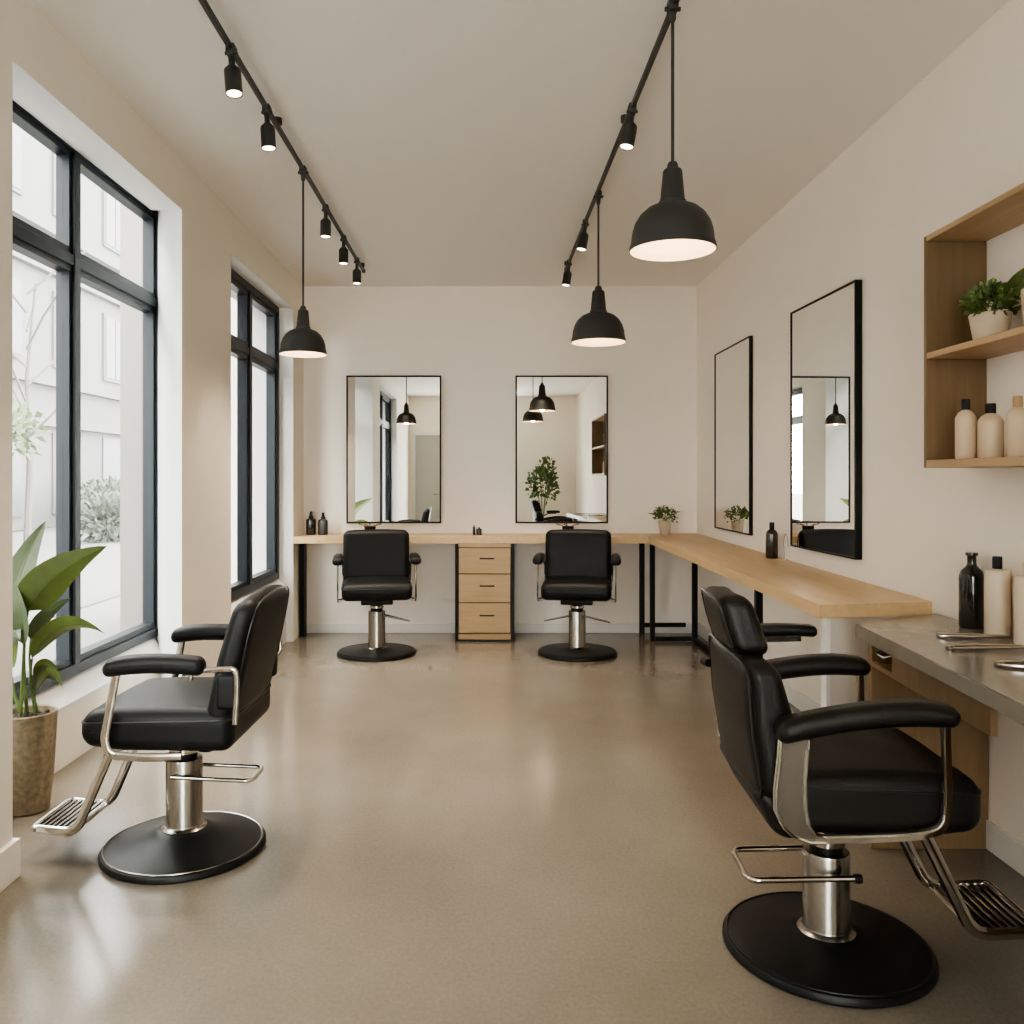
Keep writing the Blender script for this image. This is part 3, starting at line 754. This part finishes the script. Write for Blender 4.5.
# brush cups on the back counter, just above the chair backs
for px, lab in ((370, 'small black brush bowl on the counter under the left back mirror'), (568, 'small black brush bowl on the counter under the right back mirror')):
    t = thing('brush_bowl', lab, 'bowl', ((px-VX)/117.5, 7.32, ctop(7.32)), 0, 'brush bowls on the back counter')
    bm = B(); lathe(bm, [(0, 0), (.04, 0), (.045, .004), (.050, .072), (.046, .072), (.041, .01), (0, .01)], 24, capb=False, capt=False); put('bowl', bm, M['black'], t)
    for k in range(5):
        bm = B(); a = k*1.35+.3
        tube(bm, [(.01*math.cos(a), .01*math.sin(a), .012), (.045*math.cos(a), .035*math.sin(a), .078), (.10*math.cos(a), .05*math.sin(a), .092)], .005, seg=6, taper=lambda t: .6+.8*t)
        put('bristle_tuft', bm, M['brush'], t)

# wire loop stand beside the brown bottle
t = thing('wire_stand', 'thin pale wire loop standing beside the brown bottle', 'stand', (1.79, 5.16, ctop(5.16)))
bm = B(); tube(bm, fillet([(0, .02, .005), (0, .025, .13), (0, -.005, .17), (0, -.035, .145), (.0, -.05, .085)], .04, 6), .003, seg=6); put('loop', bm, M['clear'], t)
bm = B(); lathe(bm, [(0, 0), (.022, 0), (.022, .008), (0, .010)], 20, c=(0, .02, 0), capb=False, capt=False); put('foot', bm, M['cream2'], t)

# ------------------------------------------------------------------ metal tools on the desk
def tongs(label, a, b, spread, pivot_front=True):
    a = Vector(a); b = Vector(b); d = b-a; L = d.length
    t = thing('hair_tongs', label, 'tongs', a, math.atan2(d.y, d.x), 'silver hair tools on the grey desk')
    for s in (-1, 1):
        bm = B()
        pts = [(0, s*.008, .008), (L*.12, s*(.017+spread*.25), .009), (L*.5, s*(.019+spread*.6), .0095), (L*.85, s*(.010+spread*.9), .0085), (L, s*(.0015+spread), .006)]
        tube(bm, pts, .0048, .0065, seg=8, taper=lambda q: 1.0-.55*q*q)
        put('arm', bm, M['tool'], t)
    bm = B(); lathe(bm, [(0, 0), (.013, 0), (.014, .004), (.014, .013), (.011, .016), (0, .016)], 20, c=(.006, 0, 0), capb=False, capt=False); put('pivot', bm, M['steel'], t)
    bm = B(); box(bm, L*.16, L*.5, -.004, .004, .004, .0105, .001, 1); put('blade', bm, M['black'], t, False)
tongs('closed silver hair tongs on the grey desk, farthest from the front', (1.553, 2.955, zd), (1.795, 2.93, zd), 0)
tongs('middle silver hair tongs on the grey desk with slightly curved arms', (1.472, 2.745, zd), (1.76, 2.76, zd), .003)
tongs('open silver hair tongs on the grey desk at the right picture edge', (1.483, 2.50, zd), (1.69, 2.475, zd), .035)

# ------------------------------------------------------------------ tracks, spots, pendants
ZTR = 2.985
def track(label, x, y0, y1):
    t = thing('ceiling_track', label, 'light track', (x, 0, 0), R(.43) if x > 0 else 0, 'black ceiling light tracks')
    bm = B(); box(bm, -.010, .010, y0, y1, ZTR-.010, ZTR+.012, .003, 1); put('rail', bm, M['lamp'], t, False)
    for y in (y0+.1, (y0+y1)/2, y1-.1):
        bm = B(); lathe(bm, [(.022, ZTR+.01), (.022, ZC)], 16, c=(0, y, 0)); put('ceiling_clip', bm, M['lamp'], t)
    bm = B(); box(bm, -.013, .013, y1-.03, y1+.01, ZTR-.013, ZTR+.014, .003, 1); put('end_cap', bm, M['lamp'], t, False)
track('left black ceiling track on the window side carrying five spotlights', -.975, 1.2, 6.80)
track('right black ceiling track carrying two pendants and three spotlights', .6695, 1.2, 6.75)

def spot_lamp(parent, loc, power, aim=(0, 0, 0), size=75, blend=.6):
    l = bpy.data.lights.new('spot_light', 'SPOT'); l.energy = power; l.color = (1, .83, .64); l.spot_size = R(size); l.spot_blend = blend; l.shadow_soft_size = .03
    o = bpy.data.objects.new('spot_light', l); C.objects.link(o); o.parent = parent; o.location = loc; o.rotation_euler = aim
    return o
def spotlight(label, x, y, tx=0.0, ty=0.0, power=16):
    t = thing('track_spotlight', label, 'spotlight', (x, y, ZTR), 0, 'black track spotlights')
    bm = B(); box(bm, -.0165, .0165, -.026, .026, -.028, .015, .004, 2); tube(bm, [(-.024, 0, -.016), (.024, 0, -.016)], .007, seg=8); put('mount', bm, M['lamp'], t)
    h = bpy.data.objects.new('lamp_head', None)
    bm = B(); lathe(bm, [(0, .0), (.012, 0), (.012, -.032), (.019, -.040), (.030, -.052), (.0318, -.058), (.0318, -.150), (.029, -.150), (.028, -.141), (0, -.141)], 28, capb=False, capt=False)
    o = put('lamp_head', bm, M['lamp'], t, True, (0, 0, -.03), (tx, ty, 0))
    bm = B(); lathe(bm, [(0, -.146), (.0275, -.146)], 24, capb=False, capt=False); put('lens', bm, M['lens'], o)
    spot_lamp(o, (0, 0, -.16), power)
P2 = 34
spotlight('nearest spotlight on the left track, closest to the viewer', -.975, 3.28, R(-6), R(-6), P2)
spotlight('second spotlight on the left track, just before the pendant', -.975, 3.81, R(-3), R(-4), P2)
spotlight('third spotlight on the left track, just beyond the pendant', -.975, 5.2, R(-3), 0, P2)
spotlight('fourth spotlight on the left track, between two other heads', -.975, 5.85, R(-3), 0, P2)
spotlight('last spotlight on the left track, next to the back wall', -.975, 6.45, R(-3), 0, P2)
spotlight('nearest spotlight on the right track, between the two pendants', .641, 3.80, R(-4), R(10), P2)
spotlight('spotlight on the right track just beyond the smaller-looking pendant', .628, 5.50, R(-4), R(10), P2)
spotlight('last spotlight at the far end of the right track', .6205, 6.52, R(-4), R(9), P2)

def pendant(label, x, y, zr, k, power):
    """zr = rim height, k = size factor (1 = 0.30 m shade)"""
    t = thing('pendant_lamp', label, 'pendant lamp', (x, y, ZTR), 0, 'black dome pendant lamps')
    rim = zr-ZTR
    top = rim+.285*k
    bm = B(); box(bm, -.0165, .0165, -.026, .026, -.028, .015, .004, 2); tube(bm, [(-.027, 0, -.016), (.027, 0, -.016)], .008, seg=8); lathe(bm, [(.012, -.026), (.012, -.05), (.007, -.062)], 16); put('track_mount', bm, M['lamp'], t)
    bm = B(); tube(bm, [(0, 0, -.06), (0, 0, top)], .0058, seg=8); put('cord', bm, M['lamp'], t)
    bm = B(); prof = [(0, top+.02*k), (.014*k, top+.02*k), (.018*k, top+.012*k), (.020*k, top), (.030*k, top-.006*k), (.033*k, top-.012*k), (.042*k, top-.110*k), (.046*k, top-.114*k), (.046*k, top-.126*k), (.0, top-.126*k)]
    lathe(bm, prof, 36, capb=False, capt=False); put('neck', bm, M['lamp'], t)
    hs = .162*k
    outer = [(.044*k, hs), (.062*k, hs-.006*k), (.088*k, hs-.018*k), (.112*k, hs-.040*k), (.129*k, hs-.068*k), (.138*k, hs-.098*k), (.142*k, .030*k), (.146*k, .018*k), (.1485*k, .008*k), (.149*k, 0)]
    bm = B(); lathe(bm, [(r, z+rim) for r, z in outer], 56, capb=False, capt=False)
    inner = [(r-.004*k, z-.004*k if z > .01 else z) for r, z in outer]
    lathe(bm, [(r, z+rim) for r, z in [outer[-1], inner[-1]]], 56, capb=False, capt=False)
    s = put('shade', bm, M['lamp'], t)
    bm = B(); lathe(bm, [(0, rim+hs-.006*k)]+[(r, z+rim) for r, z in inner], 56, capb=False, capt=False); put('shade_lining', bm, M['lampin'], s)
    bm = B(); bmesh.ops.create_uvsphere(bm, u_segments=20, v_segments=12, radius=.034*k); bmesh.ops.translate(bm, verts=bm.verts, vec=(0, 0, rim+.075*k)); put('bulb', bm, M['bulb'], t)
    l = bpy.data.lights.new('pendant_light', 'POINT'); l.energy = power; l.color = (1, .80, .58); l.shadow_soft_size = .03
    o = bpy.data.objects.new('pendant_light', l); C.objects.link(o); o.parent = t; o.location = (0, 0, rim+.025*k)
pendant('black dome pendant on the left track near the far window', -.975, 4.56, 2.005, .84, .9)
pendant('large front black dome pendant on the right track', .641, 2.97, 2.135, 1.0, 1.1)
pendant('farther black dome pendant on the right track, before the back mirrors', 0.641, 4.95, 2.13, 1.06, 1.1)

# ------------------------------------------------------------------ plants
YP = 3.50
t = thing('potted_plant', 'tall broad-leaved plant in a sandy pot at the near window', 'plant', (-1.868, YP, 0))
bm = B(); lathe(bm, [(0, 0), (.072, 0), (.080, .006), (.096, .15), (.106, .33), (.109, .385), (.109, .398), (.104, .402), (.099, .398), (.097, .372), (0, .372)], 48, capb=False, capt=False); p = put('pot', bm, M['pot'], t)
bm = B(); lathe(bm, [(0, .384), (.05, .388), (.0975, .374)], 32, capb=False, capt=False)
for k in range(70):
    a = random.uniform(0, 2*PI); r = random.uniform(0, .085); c = (r*math.cos(a), r*math.sin(a), .386)
    m0 = len(bm.verts); bmesh.ops.create_icosphere(bm, subdivisions=1, radius=random.uniform(.006, .012), matrix=Matrix.Translation(c))
put('soil', bm, M['soil'], p)
base = Vector((-1.868, YP, 0))
def LP(px, py, dy=0.0): return P(px, py, YP+dy)-base
def stem(pts, r=.0075):
    bm = B(); v = [Vector(q) for q in pts]
    pts2 = [bez(v[0], v[1], v[2], i/10) for i in range(11)] if len(v) == 3 else v
    tube(bm, pts2, r, seg=8, taper=lambda q: 1-.35*q); put('stem', bm, M['stem'], t)
def leaf(p0, p1, p2, w, side, mat='leaf', fold=.3, wave=.05, prof=None):
    bm = B(); blade(bm, p0, p1, p2, w, side, fold, 18, 8, prof, wave)
    o = put('leaf', bm, M[mat], t, True, angle=180)
    bm = B(); v = [Vector(p0), Vector(p1), Vector(p2)]
    tube(bm, [bez(*v, i/12) for i in range(12)], .0022, seg=5, taper=lambda q: 1-.7*q); put('midrib', bm, M['stem'], o)
big = lambda q: max(0.0, math.sin(PI*q**.62))**.75*(1-.25*q)
soil = Vector((0, 0, .38))
# upright leaf at the left, mostly edge-on behind the pillar
stem([soil+Vector((-.02, 0, 0)), LP(8, 690), LP(10, 640)])
leaf(LP(8, 648), LP(10, 580, .05), LP(46, 521, .05), .17, (1, .1, .35), 'leafg', .25, .05, big)
# big bright leaf
stem([soil+Vector((.01, -.02, 0)), LP(20, 660, -.03), LP(28, 607, -.03)])
leaf(LP(27, 611, -.03), LP(48, 570, -.06), LP(107, 546, -.04), .175, (-.30, -.55, 1.0), 'leaf', .22, .06, big)
# drooping leaf to the right
stem([soil+Vector((.03, .01, 0)), LP(27, 680), LP(33, 655)], .007)
leaf(LP(32, 658), LP(62, 606, -.02), LP(106, 635, -.04), .105, (-.10, -.75, .75), 'leaf', .3, .06)
# slender leaf behind
stem([soil+Vector((.02, .04, 0)), LP(26, 670, .05), LP(31, 638, .06)], .006)
leaf(LP(31, 640, .06), LP(40, 615, .08), LP(71, 598, .08), .07, (-.3, -.6, .8), 'leafg', .35, .03)
# low crumpled leaves
stem([soil+Vector((.04, -.01, 0)), LP(33, 695, -.02), LP(36, 682, -.03)], .005)
leaf(LP(36, 682, -.03), LP(42, 655, -.05), LP(60, 672, -.06), .085, (.4, -.7, .5), 'leaf', .3, .12)
leaf(LP(33, 690, -.02), LP(48, 668, -.03), LP(58, 686, -.05), .075, (.3, -.7, .6), 'leafg', .3, .12)
leaf(LP(37, 684, .02), LP(46, 664, .02), LP(62, 668, .02), .05, (-.3, -.7, .6), 'leafg', .3, .1)
leaf(LP(38, 690, -.05), LP(52, 660, -.08), LP(63, 690, -.09), .085, (.5, -.7, .5), 'leaf', .25, .15)
stem([soil+Vector((-.01, -.04, 0)), LP(22, 690, -.05), LP(24, 640, -.05)], .007)
leaf(LP(24, 645, -.05), LP(22, 610, -.06), LP(16, 585, -.06), .09, (1, -.3, .2), 'leafg', .3, .05)
# leaves toward the window and pillar side
stem([soil+Vector((-.03, .03, 0)), LP(8, 690, .05), LP(4, 655, .05)])
leaf(LP(4, 660, .03), LP(6, 610, .0), LP(20, 640, -.1), .10, (1, -.2, .3), 'leafg', .3, .05)
leaf(LP(14, 668, .0), LP(10, 620, .02), LP(18, 602, .02), .085, (1, -.3, .1), 'leaf', .3, .05)
leaf(LP(6, 670, -.08), LP(-4, 620, -.12), LP(-12, 600, -.2), .10, (.4, -.8, .3), 'leaf', .3, .05)

def small_plant(label, loc, r0, r1, h, n, rx, rz, seed, extra=None, potmat='potw'):
    rnd = random.Random(seed)
    t = thing('potted_plant', label, 'plant', loc, 0, None)
    bm = B(); lathe(bm, [(0, 0), (r0*.95, 0), (r0, .004), (r1, h-.004), (r1*.97, h), (r1*.9, h-.002), (r1*.88, h-.015), (0, h-.015)], 32, capb=False, capt=False); p = put('pot', bm, M[potmat], t)
    bm = B(); lathe(bm, [(0, h-.008), (r1*.89, h-.012)], 24, capb=False, capt=False); put('soil', bm, M['soil'], p)
    bm = B(); sprig_ball(bm, (0, 0, h+rz*.45), rx, rx, rz, n, .026, rnd, -.55); put('foliage', bm, M['fol'], t, False)
    bm = B(); sprig_ball(bm, (0, 0, h+rz*.6), rx*1.0, rx*1.0, rz*.9, n//4, .022, rnd, -.2); put('pale_foliage', bm, M['foll'], t, False)
    bm = B()
    for k in range(7):
        a = k*.9; tube(bm, [(0, 0, h-.01), (rx*.5*math.cos(a), rx*.5*math.sin(a), h+rz*.6), (rx*.9*math.cos(a), rx*.9*math.sin(a), h+rz*.8)], .0018, seg=5)
    put('stem', bm, M['stem'], t)
    if extra:
        for (q0, q1, q2, w, sd) in extra:
            bm = B(); blade(bm, q0, q1, q2, w, sd, .25, 10, 4); put('broad_leaf', bm, M['leaf'], t, True)
    return t
small_plant('small leafy plant in a pale pot in the counter corner', ((665-VX)/118.5, 7.26, ctop(7.26)), .040, .056, .125, 170, .105, .075, 5,
            [((-.03, 0, .14), (-.05, 0, .19), (-.055, -.02, .25), .05, (1, 0, 0)), ((.03, 0, .14), (.09, 0, .2), (.13, -.02, .2), .03, (0, -1, .5)),
             ((-.03, 0, .14), (-.10, 0, .2), (-.155, -.02, .185), .03, (0, -1, .5))])
small_plant('bushy plant in a cream pot on the oak shelf', (1.712, 2.925, zm+.0225), .05, .066, .10, 420, .085, .065, 9,
            [((.03, -.03, .12), (.05, -.05, .20), (.098, -.06, .25), .062, (.85, 0, -.5)), ((-.04, 0, .12), (-.10, -.01, .15), (-.125, -.02, .12), .025, (0, -1, .5))])
small_plant('plant in a taller cream pot at the right edge of the oak shelf', (1.752, 2.70, zm+.0225), .058, .066, .14, 150, .055, .05, 11)
# tall plant behind the viewer, reflected in the right back mirror
t = thing('potted_plant', 'loose leafy plant behind the viewer, reflected in the right back mirror', 'plant', (1.10, -2.1, 0))
bm = B(); lathe(bm, [(0, 0), (.13, 0), (.17, .38), (.15, .38), (.14, .34), (0, .34)], 36, capb=False, capt=False); p = put('pot', bm, M['potw'], t)
bm = B(); lathe(bm, [(0, .35), (.145, .345)], 24, capb=False, capt=False); put('soil', bm, M['soil'], p)
rnd = random.Random(21)
bm = B()
for k in range(7):
    a = k*.9; tube(bm, [(0, 0, .34), (.05*math.cos(a), .05*math.sin(a), .8), (.2*math.cos(a), .2*math.sin(a), 1.2+.08*k)], .008, seg=6)
put('stem', bm, M['stem'], t)
bm = B()
sprig_ball(bm, (0, 0, 1.2), .32, .3, .35, 420, .09, rnd, -.9); sprig_ball(bm, (.08, 0, 1.5), .16, .16, .25, 160, .08, rnd, -.9); put('foliage', bm, M['fol'], t, False)

# ------------------------------------------------------------------ light
w = bpy.data.worlds.new('sky'); SC.world = w; w.use_nodes = True
bg = w.node_tree.nodes['Background']; bg.inputs['Color'].default_value = (1.0, 0.972, 0.925, 1); bg.inputs['Strength'].default_value = 7.0
SC.view_settings.view_transform = 'AgX'
SC.view_settings.look = 'AgX - Medium High Contrast'
SC.view_settings.exposure = 1.58
SC.cycles.use_denoising = True
SC.cycles.max_bounces = 16; SC.cycles.diffuse_bounces = 8; SC.cycles.glossy_bounces = 6; SC.cycles.transparent_max_bounces = 12
SC.cycles.sample_clamp_indirect = 6
SC.cycles.caustics_reflective = False; SC.cycles.caustics_refractive = False
